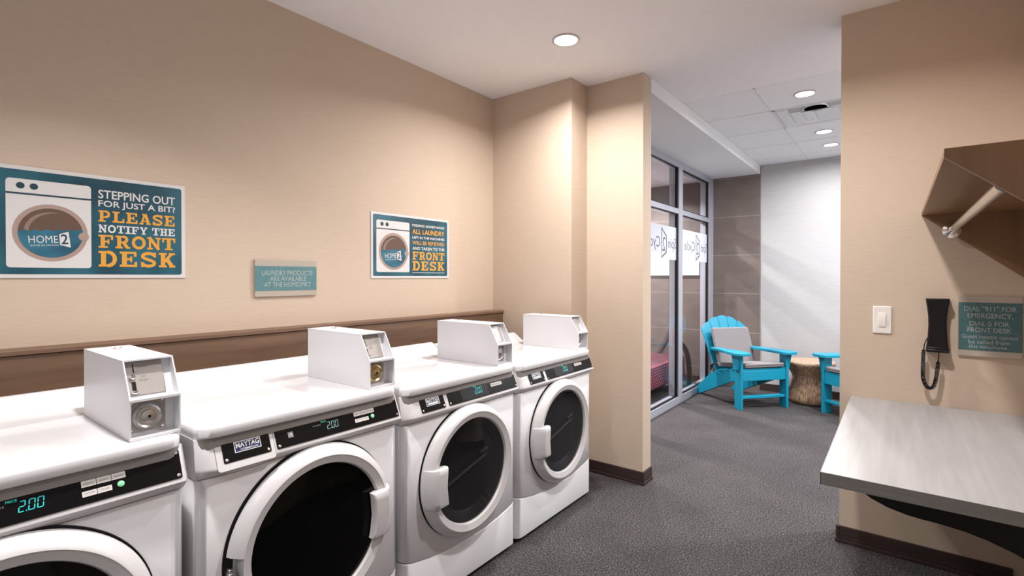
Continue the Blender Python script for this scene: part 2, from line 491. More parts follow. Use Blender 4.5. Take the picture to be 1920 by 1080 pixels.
struct(BX(XS + .12, 3.3, 2.2, 3.42, H, H + .1).build('ceiling_side', 'ceiling', smooth=0))

# suspended tile ceiling over the sitting area
ZT = 2.386
gx = [X2, 1.41, 1.94, 2.47, 3.0, 3.3]
gy = [3.42, 3.44, 3.98, 4.51, 5.05, 5.58, 5.86]
mb = MB()
for i in range(len(gx) - 1):
    for j in range(len(gy) - 1):
        if i == 1 and j == 2: continue
        mb.box(gx[i], gx[i + 1], gy[j], gy[j + 1], ZT, ZT + .02)
mb.box(X2, 3.3, 3.42, YB, 2.55, 2.6)
struct(mb.build('ceiling_tiles', 'tile_ceiling', smooth=0))
mb = MB()
for x in gx[1:-1]: mb.box(x - .007, x + .007, 3.42, YB, ZT - .003, ZT + .002)
for y in gy[1:-1]: mb.box(X2, 3.3, y - .006, y + .006, ZT - .003, ZT + .002)
mb.box(X2, X2 + .012, 3.42, YB, ZT - .003, ZT + .002)
struct(mb.build('trim_2', 'soffit', smooth=0))

# baseboards
def baseboard(name, pts, outward):
    """run of straight pieces: pts list of ((x0,y0),(x1,y1),(nx,ny))"""
    mb = MB()
    for (ax, ay), (bx, by), (nx, ny) in pts:
        for z0, z1, t in ((0, .016, .016), (.016, .074, .010)):
            xs = sorted([ax, bx, ax + nx * t, bx + nx * t]); ys = sorted([ay, by, ay + ny * t, by + ny * t])
            mb.box(xs[0], xs[-1], ys[0], ys[-1], z0, z1)
    return struct(mb.build(name, 'base', bevel=.0015, smooth=0))
baseboard('baseboard_corner', [((X1, Y2), (X2 + .012, Y2), (0, -1)), ((X2, Y2 - .012), (X2, Y2B), (1, 0)), ((X1, Y1), (X1, Y2), (1, 0)), ((0, Y1), (X1, Y1), (0, -1))], 0)
baseboard('baseboard_right', [((XR - .012, YR), (2.492, YR), (0, -1)), ((XR, YR - .012), (XR, YR + .13), (-1, 0))], 0)
baseboard('baseboard_back', [((X2, YB), (3.3, YB), (0, -1))], 0)
baseboard('baseboard_lounge', [((-2.5, YB - .012), (GX - .1, YB - .012), (0, -1))], 0)

# ------------------------------------------------------------------ downlights
def downlight(x, y, z, r, watts, label, spread=150, size=None, col=(1, .97, .955), group=None):
    t = thing('ceiling_downlight', label, 'ceiling light', (x, y, z), group)
    MB().lathe([(r * .84, -.001), (r * .86, -.006), (r, -.004), (r, 0.0)], (x, y, z), 'z', 40).build('trim_ring', 'trim_ring', t)
    MB().lathe([(0, -.0025), (r * .84, -.0025)], (x, y, z), 'z', 40).build('lens', 'lamp_on', t)
    ld = bpy.data.lights.new('downlight_lamp', 'AREA'); ld.shape = 'DISK'
    ld.size = (size or r * 1.5); ld.energy = watts; ld.color = col; ld.spread = math.radians(spread)
    lo = bpy.data.objects.new('downlight_lamp', ld); COL.objects.link(lo)
    lo.parent = t; lo.location = (0, 0, -.009)
    return t
LG = 'downlights in the laundry ceiling'
downlight(.822, 2.151, H, .068, LAMP_W * .86, 'round recessed ceiling light, lit, in the plain ceiling above the machines', 153)
downlight(1.88, 1.70, H, .068, LAMP_W * .86, 'recessed ceiling light above the folding counter, nearer than the view shows', 150)
downlight(.95, .45, H, .068, LAMP_W * .52, 'recessed ceiling light above the nearest washing machines, out of view', 112)
downlight(1.40, -1.2, H, .068, LAMP_W * .5, 'unseen ceiling light behind the viewer, added to raise the light level', 150)  # added lamp, never in view, lifts the laundry room's light level
downlight(1.651, 3.736, ZT, .064, BACK_W, 'nearest of the three lit ceiling lights in the tiled ceiling, before the air grille', 172, col=(.97, .975, 1))
downlight(1.651, 4.80, ZT, .064, BACK_W, 'middle of the three lit ceiling lights, just beyond the air grille', 172, col=(.97, .975, 1))
downlight(1.651, 5.31, ZT, .064, BACK_W * .45, 'farthest of the three lit ceiling lights, close to the grey back wall', 172, col=(.97, .975, 1))
downlight(2.75, 3.74, ZT, .064, BACK_W * 2.1, 'unseen ceiling light added to brighten the sitting area from its hidden right part, nearer', 172, col=(.97, .975, 1))  # added out of view for more ambient light on the tiled ceiling
downlight(2.75, 4.80, ZT, .064, BACK_W * 2.1, 'unseen ceiling light added to brighten the sitting area from its hidden right part, farther', 172, col=(.97, .975, 1))  # second added lamp out of view, same ambient boost
downlight(-.25, 5.15, 2.28, .06, LOUNGE_W, 'unseen ceiling light added to light the room beyond the glass, right one', 150, col=(1, .93, .92))  # hidden lamp added so the room behind the glass is lit
downlight(-.75, 4.0, 2.28, .06, LOUNGE_W, 'unseen ceiling light added to light the room beyond the glass, left one', 150, col=(1, .93, .92))  # another hidden lamp added to light that room

# ------------------------------------------------------------------ wood ledge behind the machines
t = thing('wall_ledge', 'long brown wood ledge running along the left wall behind the machines', 'ledge', (.045, .5, 0))
BX(0.001, .094, -1.6, 2.574, .970, .984).build('top_board', 'ledge_wood', t, bevel=.001)
BX(.001, .086, -1.6, 1.200, .02, .968).build('front_panel', 'ledge_wood', t, bevel=.001)
BX(.001, .086, 1.204, 2.574, .02, .968).build('front_panel', 'ledge_wood', t, bevel=.001)

# ------------------------------------------------------------------ laundry machines
XB, XF = .20, .79
def machine(y0, wd, T, kind, label, name):
    """y0 low-y side, wd width, T lid top, kind washer/dryer"""
    y1 = y0 + wd; yc = y0 + wd / 2
    t = thing(name, label, 'washing machine' if kind == 'washer' else 'dryer', (.5, yc, 0), 'row of white laundry machines')
    zc = T - (.371 if kind == 'washer' else .366)                       # door centre
    zs = T - .130                       # seam under console
    zl = T - .031                       # lid underside
    # cabinet
    cab = MB().prism(rrect(XB, XF - .006, y0 + .004, y1 - .004, .03, 5, (1, 1, 0, 0)), 'z', .02, zl).build('cabinet', 'enamel', t)
    for fx in (XB + .06, XF - .08):
        for fy in (y0 + .06, y1 - .06):
            MB().lathe([(.0, 0), (.02, 0), (.02, .012), (.012, .022)], (fx, fy, 0), 'z', 16).build('foot', 'rubber', t)
    MB().prism(rrect(XF - .09, XF - .0035, y0 + .0035, y1 - .0035, .029, 5, (1, 1, 0, 0)), 'z', .03, zl - .002).build('seam_shadow', 'greyink', t)  # dark band behind the panels, paints the shade seen in their seams
    seam = lambda y, d=0: .163 + d + .045 * (abs((y - yc) / (wd / 2))) ** 2.2
    out = rrect(XF - .10, XF, y0, y1, .032, 7, (1, 1, 0, 0))
    fr = []
    n = 40
    def outline(nn=30):
        r = .032; pts = [(XF - .10, y0)]
        for i in range(8):
            a = math.radians(-90 + 90 * i / 7); pts.append((XF - r + r * math.cos(a), y0 + r + r * math.sin(a)))
        for i in range(1, nn): pts.append((XF, y0 + r + (wd - 2 * r) * i / nn))
        for i in range(8):
            a = math.radians(90 * i / 7); pts.append((XF - r + r * math.cos(a), y1 - r + r * math.sin(a)))
        pts.append((XF - .10, y1)); return pts
    ol = outline()
    def inset(k):      # tiny round-over at seams
        return [(x - k, y + (k if y < yc else -k)) for x, y in ol]
    kick = [[(x, y, .022) for x, y in ol], [(x, y, seam(y) - .004) for x, y in ol], [(x, y, seam(y) - .001) for x, y in inset(.003)]]
    MB().loft(kick).build('kick_panel', 'enamel', t, smooth=50)
    fp = [[(x, y, seam(y, .002)) for x, y in inset(.003)], [(x, y, seam(y, .006)) for x, y in ol], [(x, y, zs - .004) for x, y in ol], [(x, y, zs - .001) for x, y in inset(.003)]]
    MB().loft(fp).build('front_panel', 'enamel', t, smooth=50)
    # console
    prof = [(XB + .3, zl - .001), (.772, zl - .001), (.776, zl - .005), (.806, T - .103), (.808, T - .108), (.806, T - .113), (.794, T - .122), (.789, zs + .002), (XB + .3, zs + .002)]
    flush = [(XB + .3, zl - .001), (.768, zl - .001), (.770, zl - .005), (.778, T - .103), (.779, T - .108), (.779, T - .113), (.779, T - .122), (.778, zs + .002), (XB + .3, zs + .002)]
    midp = [(.5 * a[0] + .5 * b[0], a[1]) for a, b in zip(prof, flush)]
    rings = []
    for y, p in ((y0, flush), (y0 + .012, midp), (y0 + .036, prof), (y1 - .02, prof), (y1 - .006, prof), (y1, [(q[0] - (.008 if q[0] > .76 else 0), q[1]) for q in prof])):
        rings.append([(x, y, z) for x, z in p])
    con = MB().loft(rings).build('console', 'plastic', t, smooth=40)
    # frame on the sloped console face: a along +y (from y0), b from 0 (top) to 1 (bottom)
    pz0, pz1, px0, px1 = zl - .005, T - .103, .776, .806
    ln = math.hypot(px1 - px0, pz0 - pz1)
    nx, nz = (pz0 - pz1) / ln, (px1 - px0) / ln
    def F(a, b, h):     # b measured downward in metres along the slope
        k = b / ln
        return (px0 + (px1 - px0) * k + nx * h, y0 + a, pz0 + (pz1 - pz0) * k + nz * h)
    Fu = lambda a, b, h: F(a, ln - b, h)      # b upward from the bottom
    def plate(a0, a1, b0, b1, name, mat, th=.002):
        m_ = MB(); pl = rrect(a0, a1, b0, b1, .0008 if name == 'cycle_label' else .004, 3)
        m_.loft([[Fu(a, b, -.001) for a, b in pl], [Fu(a, b, th) for a, b in pl]])
        return m_.build(name, mat, t, smooth=0)
    if kind == 'washer': n0, n1, d0, d1 = .056, .176, .192, wd - .012
    else:
        k = wd / .645
        n0, n1, d0, d1 = .075 * k, .192 * k, .212 * k, wd - .010 * k
    b0, b1 = .004, ln - .004
    np_ = plate(n0, n1, b0, b1, 'nameplate', 'panel')
    dp = plate(d0, d1, b0, b1, 'display_panel', 'panel')
    def screws(a0, a1, par):
        for a in (a0 + .007, a1 - .007):
            for b in (b0 + .007, b1 - .007):
                MB().loft([[Fu(a + .0042 * math.cos(q * math.pi / 6) * s_, b + .0042 * math.sin(q * math.pi / 6) * s_, h) for q in range(12)] for s_, h in ((1, .0015), (1, .003), (.6, .0042))]).build('screw', 'chrome', par)
    screws(n0, n1, np_); screws(d0, d1, dp)
    # emblem on the nameplate
    ew = (n1 - n0)
    e0, e1 = n0 + ew * .24, n0 + ew * .80
    eb0, eb1 = b0 + (b1 - b0) * .30, b0 + (b1 - b0) * .72
    m_ = MB().flat(Fu, [(e0, eb0), (e1, eb0), (e1, eb1), (e0, eb1)], .0024); m_.build('emblem_border', 'silver', np_, smooth=0)
    m_ = MB().flat(Fu, [(e0 + .002, eb0 + .002), (e1 - .002, eb0 + .002), (e1 - .002, eb1 - .002), (e0 + .002, eb1 - .002)], .0027); m_.build('emblem', 'navy' if kind == 'washer' else 'ink', np_, smooth=0)
    m_ = MB(); eh = eb1 - eb0
    put_text(m_, Fu, 'MAYTAG', e0 + .004, e1 - .004, eb0 + eh * .40, eb1 - eh * .12, .0031, offset=.018)
    if kind == 'washer':
        put_text(m_, Fu, 'COMMERCIAL', e0 + ew * .12, e1 - ew * .06, eb0 + eh * .13, eb0 + eh * .30, .0031, offset=.01)
    else:
        m_.flat(Fu, [(e0 + .006, eb0 + .006), (e0 + .010, eb0 + .004), (e1 - .010, eb0 + .004), (e1 - .006, eb0 + .006), (e1 - .010, eb0 + .010), (e0 + .010, eb0 + .010)], .0031)
    m_.build('brand_lettering', 'silver', np_, smooth=0)
    # display
    SEG = {'a': [(.08, .92), (.92, .92), (.8, 1.0), (.2, 1.0)], 'd': None}
    def digit(m_, a, b, w_, h_, segs, h):
        th = w_ * .17; sk = h_ * .12
        bars = {'a': (th, w_ - th, h_ - th, h_), 'g': (th, w_ - th, h_ / 2 - th / 2, h_ / 2 + th / 2), 'd': (th, w_ - th, 0, th),
                'f': (0, th, h_ / 2 + th * .6, h_ - th * .5), 'b': (w_ - th, w_, h_ / 2 + th * .6, h_ - th * .5),
                'e': (0, th, th * .5, h_ / 2 - th * .6), 'c': (w_ - th, w_, th * .5, h_ / 2 - th * .6)}
        for s_ in segs:
            u0, u1, v0, v1 = bars[s_]
            m_.flat(Fu, [(a + u0 + sk * v0 / h_, b + v0), (a + u1 + sk * v0 / h_, b + v0), (a + u1 + sk * v1 / h_, b + v1), (a + u0 + sk * v1 / h_, b + v1)], h)
    dw = d1 - d0; bh = b1 - b0
    m_ = MB()
    if kind == 'washer':
        da, db, dig_w, dig_h = d0 + .154, b0 + bh * .28, .0100, .021
        digit(m_, da, db, dig_w, dig_h, 'abged', .0025)
        m_.flat(Fu, [(da + .0112, db), (da + .0130, db), (da + .0130, db + .002), (da + .0112, db + .002)], .0025)
        digit(m_, da + .0142, db, dig_w, dig_h, 'abcdef', .0025)
        digit(m_, da + .0270, db, dig_w, dig_h, 'abcdef', .0025)
        m_.build('price_digits', 'pale_digit' if label.find('second') >= 0 else 'green_digit', dp, smooth=0)
        m_ = MB()
        put_text(m_, Fu, 'PRICE', da - .016, da + .000, db + .022, db + .027, .0025, offset=.02)
        m_.build('display_lettering', 'green_led', dp, smooth=0)
        m_ = MB(); put_text(m_, Fu, 'AVAILABLE', da - .044, da - .018, db + .016, db + .020, .0025, offset=.01); m_.build('display_lettering', 'greyink', dp, smooth=0)
        m_ = MB().flat(Fu, [(d0 + .035, b0 + bh * .34), (d0 + .050, b0 + bh * .34), (d0 + .050, b0 + bh * .58), (d0 + .035, b0 + bh * .58)], .0024); m_.build('symbol_square', 'greyink', dp, smooth=0)
        m_ = MB(); put_text(m_, Fu, '\u2192', d0 + .038, d0 + .048, b0 + bh * .42, b0 + bh * .52, .0027); m_.build('symbol_arrow', 'silver', dp, smooth=0)
        la, lb, lw, lh = d0 + .250, b0 + bh * .52, .0245, bh * .20
        tx = [['HEAVY', 'NORMAL', 'DELICATE'], ['COTTON', 'COLORS']]
        for q in range(3):
            plate(la + q * (lw + .001), la + q * (lw + .001) + lw, lb, lb + lh, 'cycle_label', 'label', .0026)
        for q in range(2):
            plate(la + q * (lw + .001), la + q * (lw + .001) + lw, lb - bh * .30, lb - bh * .30 + lh * .85, 'cycle_label', 'label', .0026)
        m_ = MB()
        for r_, row in enumerate(tx):
            for q, wrd in enumerate(row):
                put_text(m_, Fu, wrd, la + q * (lw + .001) + .004, la + q * (lw + .001) + lw - .004, lb - r_ * bh * .30 + lh * .36, lb - r_ * bh * .30 + lh * .62, .0030)
        m_.build('display_lettering', 'greyink', dp, smooth=0)
        ba, bb = la + 2.5 * (lw + .001) + .002, lb - bh * .18
        m_ = MB().loft([[Fu(ba + .0065 * s_ * math.cos(q * math.pi / 8), bb + .0065 * s_ * math.sin(q * math.pi / 8), h) for q in range(16)] for s_, h in ((1, .001), (1, .0028), (.8, .0036))])
        part_label(m_.build('start_button', 'button', t), 'small round green start button')
    else:
        da, db, dig_w, dig_h = d0 + .150, b0 + bh * .27, .0115, .024
        plate(d0 + dw * .17, d0 + dw * .55, b0 + .004, b1 - .004, 'display_window', 'black', .0026)
        digit(m_, da, db, dig_w, dig_h, 'abged', .0031)
        m_.flat(Fu, [(da + .0127, db), (da + .0147, db), (da + .0147, db + .0025), (da + .0127, db + .0025)], .0031)
        digit(m_, da + .016, db, dig_w, dig_h, 'abcdef', .0031)
        digit(m_, da + .031, db, dig_w, dig_h, 'abcdef', .0031)
        m_.build('price_digits', 'green_digit', dp, smooth=0)
        m_ = MB(); put_text(m_, Fu, 'PRICE', da - .004, da + .016, db + .027, db + .032, .0031, offset=.02); m_.build('display_lettering', 'green_led', dp, smooth=0)
        la, lb = d0 + dw * .60, b0 + bh * .44
        plate(la, la + dw * .17, lb, lb + bh * .22, 'cycle_label', 'label', .0026)
        m_ = MB(); put_text(m_, Fu, 'HIGH MED LOW DELICATE', la + .003, la + dw * .17 - .003, lb + bh * .06, lb + bh * .15, .0030); m_.build('display_lettering', 'greyink', dp, smooth=0)
    # washers: dispenser drawer round the nameplate with a finger scoop
    if kind == 'washer':
        a0, a1 = n0 - .016, n1 + .010
        m_ = MB()
        pl = rrect(a0, a1, -.014, ln - .0005, .008, 4)
        m_.loft([[Fu(a, b, -.004) for a, b in pl], [Fu(a, b, .0007) for a, b in pl]])
        m_.build('dispenser_drawer', 'plastic', t, smooth=0, bevel=.0006)
        gq = MB()
        pl2 = rrect(a0 - .0016, a1 + .0016, -.014, ln + .0010, .009, 4)
        gq.loft([[Fu(a, b, -.004) for a, b in pl2], [Fu(a, b, .0002) for a, b in pl2]])
        gq.build('drawer_gap', 'greyink', t, smooth=0)
        sc = MB()
        sc.loft([[(.7935 - .004 * math.cos(math.pi * (i - 4) / 8) * 0 + dx, y0 + a0 + .012 + (a1 - a0 - .022) * i / 8, T - .1235 + dz - .004 * math.sin(math.pi * i / 8)) for i in range(9)] for dx, dz in ((.002, .006), (0, 0), (-.004, -.004))], closed=False, cap=False)
        sc.build('finger_scoop', 'ringgrey', t)
    # lid with raised rear ramp
    m_ = MB()
    lo = rrect(XB + .05, XF + .006, y0 + .002, y1 - .002, .045, 8, (1, 1, 0, 0))
    def ins(k): return [(x - (k if x > XF - .05 else 0), y + (k if y < yc else -k)) for x, y in lo]
    m_.loft([[(x, y, zl) for x, y in ins(.002)], [(x, y, zl + .003) for x, y in lo], [(x, y, T - .009) for x, y in lo], [(x, y, T - .0035) for x, y in ins(.0025)], [(x, y, T - .0007) for x, y in ins(.007)], [(x, y, T) for x, y in ins(.013)]])
    rp = [(XB + .02, zl), (XB + .02, T + .040), (XB + .03, T + .049), (XB + .045, T + .053), (XB + .060, T + .051), (XB + .078, T + .041), (XB + .10, T + .024), (XB + .125, T + .010), (XB + .16, T + .003), (XB + .215, T - .001), (XB + .215, zl)]
    m_.prism(rp, 'y', y0 + .002, y1 - .002)
    m_.build('lid', 'enamel', t, smooth=40)
    # door
    c = (XF, yc, zc); r = .252
    if kind == 'washer':
        g0, g1 = math.radians(172), math.radians(214)
        outer = MB().lathe([(r - .028, .004), (r - .004, .004), (r, .010), (r - .004, .024), (r - .022, .044), (r - .028, .047), (r - .028, .004)], c, 'x', 90, g1, g0 + 2 * math.pi, True)
    else:
        outer = MB().lathe([(r - .028, .004), (r - .004, .004), (r, .010), (r - .004, .024), (r - .020, .044), (r - .028, .047), (r - .028, .004)], c, 'x', 96)
    door = MB().lathe([(r - .030, .004), (r - .0285, .046), (r - .050, .040), (r - .054, .032), (r - .056, .020)], c, 'x', 96).build('door', 'ringgrey', t)
    outer.build('door_rim', 'plastic', door)
    ga = .0045 if kind == 'washer' else .0012
    MB().lathe([(r - .02, .0), (r + ga, .0005), (r + ga - .0005, .003), (r - .02, .005)], c, 'x', 96).build('door_gasket', 'black', door)
    rg = r - .054
    if kind == 'washer':
        MB().lathe([(0, .040), (rg * .35, .0395), (rg * .7, .037), (rg * .92, .033), (rg, .030)], c, 'x', 72).build('door_glass', 'doorglass', door)
        MB().lathe([(r - .032, .003), (r - .031, .036)], c, 'x', 24, g0 - .05, g1 + .05).build('hinge_recess', 'black', door)
        hg = MB()
        ya, yb_ = yc - r + .004, yc - r + .014
        hg.box(XF + .004, XF + .022, ya, yb_, zc - .115, zc + .005)
        hg.box(XF + .002, XF + .026, ya - .002, yb_ + .002, zc - .02, zc - .005)
        hg.build('hinge', 'steel', door, bevel=.002)
    else:
        MB().lathe([(0, .036), (rg * .5, .0355), (rg * .85, .033), (rg, .030)], c, 'x', 72).build('door_glass', 'dryerglass', door)
        MB().lathe([(rg, .028), (rg * .84, .012), (rg * .80, .006), (0, .004)], c, 'x', 72).build('drum', 'drum', door)
        rb = MB()
        p0 = (XF + .012, yc - .15, zc - .04); p1 = (XF + .014, yc + .10, zc + .03)
        rb.tube([p0, p1], .006, 8)
        rb.tube([(XF + .016, yc + .06, zc + .045), (XF + .016, yc + .105, zc + .055)], .006, 8)
        for an in (-52, -62):
            a_ = math.radians(an)
            rb.tube([(XF + .010, yc + rg * .80 * math.cos(a_), zc + rg * .80 * math.sin(a_)), (XF + .024, yc + rg * .97 * math.cos(a_), zc + rg * .97 * math.sin(a_))], .003, 6)
        rb.build('drum_baffle', 'drumrib', door)
    # handle
    sgn = 1 if kind == 'washer' else -1
    hh = .070
    sec = []
    def hsec(z, s_):
        rad = math.sqrt(max(r * r - (z - zc) ** 2, 0)) - .001
        ri = rad - .082
        P = [(rad, .008), (rad + .001, .026), (rad - .014, .052), (rad - .034, .068 * s_), (ri + .004, .066 * s_), (ri, .060 * s_), (ri, .038), (ri + .02, .030), (ri + .03, .008)]
        return [(XF + x_, yc + sgn * a_, z) for a_, x_ in P]
    zh = zc - .005
    for dz, s_ in ((-hh, .88), (-hh + .006, .97), (-hh + .02, 1.0), (0, 1.0), (hh - .02, 1.0), (hh - .006, .97), (hh, .90)):
        sec.append(hsec(zh + dz, s_))
    MB().loft(sec).build('handle', 'plastic', door, smooth=30, bevel=.002)
    # coin box bolted on the lid
    cy0, cy1 = y1 - .105, y1 - .004
    xb, xf, xt = .402, .772, .722
    bz, mz, tz = T + .0005, T + .089, T + .178
    th = .0028
    cb = MB()
    cb.prism([(xb, bz), (xf - .034, bz), (xf - .034, mz), (xt - .022, tz - .002), (xb, tz - .002)], 'y', cy0 + th, cy1 - th)
    for ya, yb_ in ((cy0, cy0 + th), (cy1 - th, cy1)):
        cb.prism([(xb, bz), (xf, bz), (xf, mz + .003), (xt, tz), (xb, tz)], 'y', ya, yb_)
    cb.box(xb - .0004, xt + .001, cy0 - .0004, cy1 + .0004, tz - .003, tz + .0004)
    cb.box(xf - .06, xf + .001, cy0 + th * .5, cy1 - th * .5, mz - .001, mz + .0045)
    cb.box(xf - .06, xf - .0005, cy0 + th * .5, cy1 - th * .5, bz + .0003, bz + .006)
    box = cb.build('coin_box', 'boxmetal', t, smooth=0)
    lp = MB(); lp.box(xf - .034, xf - .031, cy0 + .004, cy1 - .022, bz + .012, mz - .004)
    lpo = lp.build('vault_door', 'plate', box, bevel=.001)
    cyv, czv = cy0 + .043, bz + .046
    MB().lathe([(.031, -.033), (.031, -.028), (.026, -.024), (.022, -.027), (.016, -.027), (.015, -.023), (.006, -.021), (0, -.021)], (xf, cyv, czv), 'x', 36).build('vault_lock', 'steel' if kind == 'dryer' or name.endswith('x') or 'second' not in label else 'brass', box)
    MB().lathe([(0, -.0205), (.0035, -.0205)], (xf, cyv + .001, czv), 'x', 14).build('keyhole', 'black', box)
    m_ = MB()
    for a, b in ((cy0 + .010, bz + .018), (cy0 + .010, mz - .010), (cy1 - .028, mz - .010), (cy1 - .028, bz + .018)):
        MB().lathe([(.0038, -.031), (.0036, -.029), (0, -.0285)], (xf, a, b), 'x', 12).build('screw', 'chrome', box)
    MB().lathe([(.0055, 0), (.0055, .005), (0, .006)], (xb + .09, cy0 + .045, tz), 'z', 12).build('top_lock', 'chrome', box)
    MB().lathe([(.004, 0), (.004, .006), (0, .007)], (xb + .09, cy0 + .058, tz), 'z', 12).build('top_lock', 'chrome', box)
    # sloped coin face
    sx0, sz0, sx1, sz1 = xf - .034, mz + .004, xt - .022, tz - .004
    sl = math.hypot(sx1 - sx0, sz1 - sz0); snx, snz = (sz1 - sz0) / sl, -(sx1 - sx0) / sl
    def G(a, b, h):
        k = b / sl
        return (sx0 + (sx1 - sx0) * k + snx * h, cy0 + a, sz0 + (sz1 - sz0) * k + snz * h)
    pl = [(.005, .004), (.082, .004), (.082, sl - .004), (.005, sl - .004)]
    cf = MB().loft([[G(a, b, -.001) for a, b in pl], [G(a, b, .002) for a, b in pl]]).build('coin_plate', 'plate', box, smooth=0)
    m_ = MB().flat(G, [(.0225, sl - .032), (.0245, sl - .032), (.0245, sl - .010), (.0225, sl - .010)], .0026)
    m_.build('coin_slot', 'black', box, smooth=0)
    MB().flat(G, [(.0165, .014), (.0245, .014), (.0245, .036), (.0165, .036)], .0026).build('return_slot', 'black', box, smooth=0)
    MB().loft([[G(.019 + q_ * math.cos(i * math.pi / 8), .047 + q_ * math.sin(i * math.pi / 8), h) for i in range(16)] for q_, h in ((.006, .002), (.006, .008), (.004, .010))]).build('return_knob', 'chrome', box)
    MB().loft([[G(.020 + q_ * math.cos(i * math.pi / 8), .010 + .6 * q_ * math.sin(i * math.pi / 8), h) for i in range(16)] for q_, h in ((.007, .002), (.007, .007), (.005, .009))]).build('return_cup', 'chrome', box)
    m_ = MB()
    put_text(m_, G, 'QUARTERS', .032, .052, sl - .021, sl - .015, .0027)
    put_text(m_, G, 'COIN', .036, .046, sl - .044, sl - .039, .0027)
    put_text(m_, G, 'RETURN', .033, .049, sl - .053, sl - .048, .0027)
    m_.build('coin_lettering', 'greyink', box, smooth=0)
    return t
machine(-.160, .636, .829, 'washer', 'white front-load washing machine nearest the viewer, cut off at the left edge of the picture', 'washing_machine')
machine(.500, .622, .832, 'washer', 'second white washing machine from the left, its solid black round door handled on the right', 'washing_machine')
machine(1.140, .643, .816, 'dryer', 'white front-load dryer with smoked see-through door, third machine in the row from the left', 'clothes_dryer')
machine(1.796, .676, .806, 'dryer', 'farthest white front-load machine, a dryer standing in the corner by the beige wall', 'clothes_dryer')

# ------------------------------------------------------------------ posters on the left wall
def wall_frame(y0, z0, x=0.0):
    return lambda a, b, h: (x + h, y0 + a, z0 + b)
def poster(y0, z0, W_, Hh, label, lines, variant):
    t = thing('laundry_poster', label, 'poster', (.001, y0 + W_ / 2, z0), 'washer posters on the left wall')
    F = wall_frame(y0, z0)
    BX(.0005, .004, y0, y0 + W_, z0, z0 + Hh).build('poster_board', 'poster_white', t, smooth=0)
    m_ = MB().flat(F, rrect(.012, W_ - .012, .012, Hh - .012, .008), .0045); m_.build('teal_field', 'poster_teal', t, smooth=0)
    # washer picture
    g0, g1, h0, h1 = W_ * .058, W_ * .455, Hh * .095, Hh * .885
    gw, gh = g1 - g0, h1 - h0
    wp = MB().flat(F, rrect(g0, g1, h0, h1, .010), .005).build('washer_picture', 'poster_white', t, smooth=0)
    m_ = MB().flat(F, [(g0, h0 + gh * .825), (g1, h0 + gh * .825), (g1, h0 + gh * .845), (g0, h0 + gh * .845)], .0054)
    m_.build('picture_bar', 'poster_dark', wp, smooth=0)
    rr = gw * .048
    for k in (.16, .31): MB().flat(F, disc2(g0 + gw * k, h0 + gh * .925, rr, rr), .0054).build('picture_knob', 'poster_dark', wp, smooth=0)
    cx, cy = g0 + gw * .51, h0 + gh * .405; R0 = min(gw * .445, gh * .37)
    MB().flat(F, disc2(cx, cy, R0, R0), .0054).build('picture_ring', 'poster_tan', wp, smooth=0)
    m_ = MB().flat(F, disc2(cx, cy, R0 * .86, R0 * .86), .0058); m_.build('picture_window', 'poster_brown', wp, smooth=0)
    m_ = MB()
    a = arc(cx, cy, R0 * .72, R0 * .72, 75, 215, 16) + list(reversed(arc(cx + R0 * .12, cy, R0 * .72, R0 * .69, 85, 210, 16)))
    m_.flat(F, a, .0061); m_.build('picture_glint', 'poster_brown_light', wp, smooth=0)
    # water: lower part of the window with a wavy top
    wl = cy + R0 * .10; ri = R0 * .86
    half = math.sqrt(ri * ri - (wl - cy) ** 2)
    top = [(cx + half * (1 - 2 * i / 24), wl + R0 * .035 * math.sin(i * 1.5) + R0 * .06 * (1 - 2 * i / 24)) for i in range(25)]
    a0 = math.degrees(math.asin((wl - cy) / ri))
    low = arc(cx, cy, ri, ri, 180 - a0, 360 + a0, 30)
    MB().flat(F, top + low, .0064).build('picture_water', 'wave', wp, smooth=0)
    MB().flat(F, disc2(cx + R0 * .88, cy - R0 * .08, R0 * .15, R0 * .15, 20), .0067).build('picture_latch', 'poster_tan', wp, smooth=0)
    # logo
    tl = .06
    def LF(a_, b_, h):     # slightly tilted
        return F(cx + a_ * math.cos(tl) - b_ * math.sin(tl), cy - R0 * .22 + a_ * math.sin(tl) + b_ * math.cos(tl), h)
    m_ = MB()
    put_text(m_, LF, 'HOME', -R0 * .60, R0 * .17, -R0 * .13, R0 * .13, .0068)
    put_text(m_, LF, 'SUITES BY HILTON', -R0 * .57, R0 * .17, -R0 * .235, -R0 * .185, .0068, offset=.01)
    m_.flat(LF, [(R0 * .21, -R0 * .20), (R0 * .50, -R0 * .30), (R0 * .47, R0 * .27), (R0 * .21, R0 * .18)], .0068)
    m_.build('logo', 'poster_white', wp, smooth=0)
    m_ = MB(); put_text(m_, LF, '2', R0 * .25, R0 * .44, -R0 * .18, R0 * .18, .0071, offset=.012); m_.build('logo_numeral', 'poster_dark', wp, smooth=0)
    # lettering
    t0, t1 = W_ * .492, W_ * .935
    for kind, colr, txt, b0, b1 in lines:
        mb_ = MB()
        if kind == 'slab': slab_text(mb_, F, txt, t0, t1, Hh * b0, Hh * b1, .0052)
        elif kind == 'bar': mb_.flat(F, [(t0, Hh * b0), (t1, Hh * b0), (t1, Hh * b1), (t0, Hh * b1)], .0052)
        else: put_text(mb_, F, txt, t0, t1, Hh * b0, Hh * b1, .0052, offset=.015 if kind == 'sans' else .024)
        mb_.build('lettering_line', 'poster_white' if colr == 'w' else 'orange', t, smooth=0)
    return t
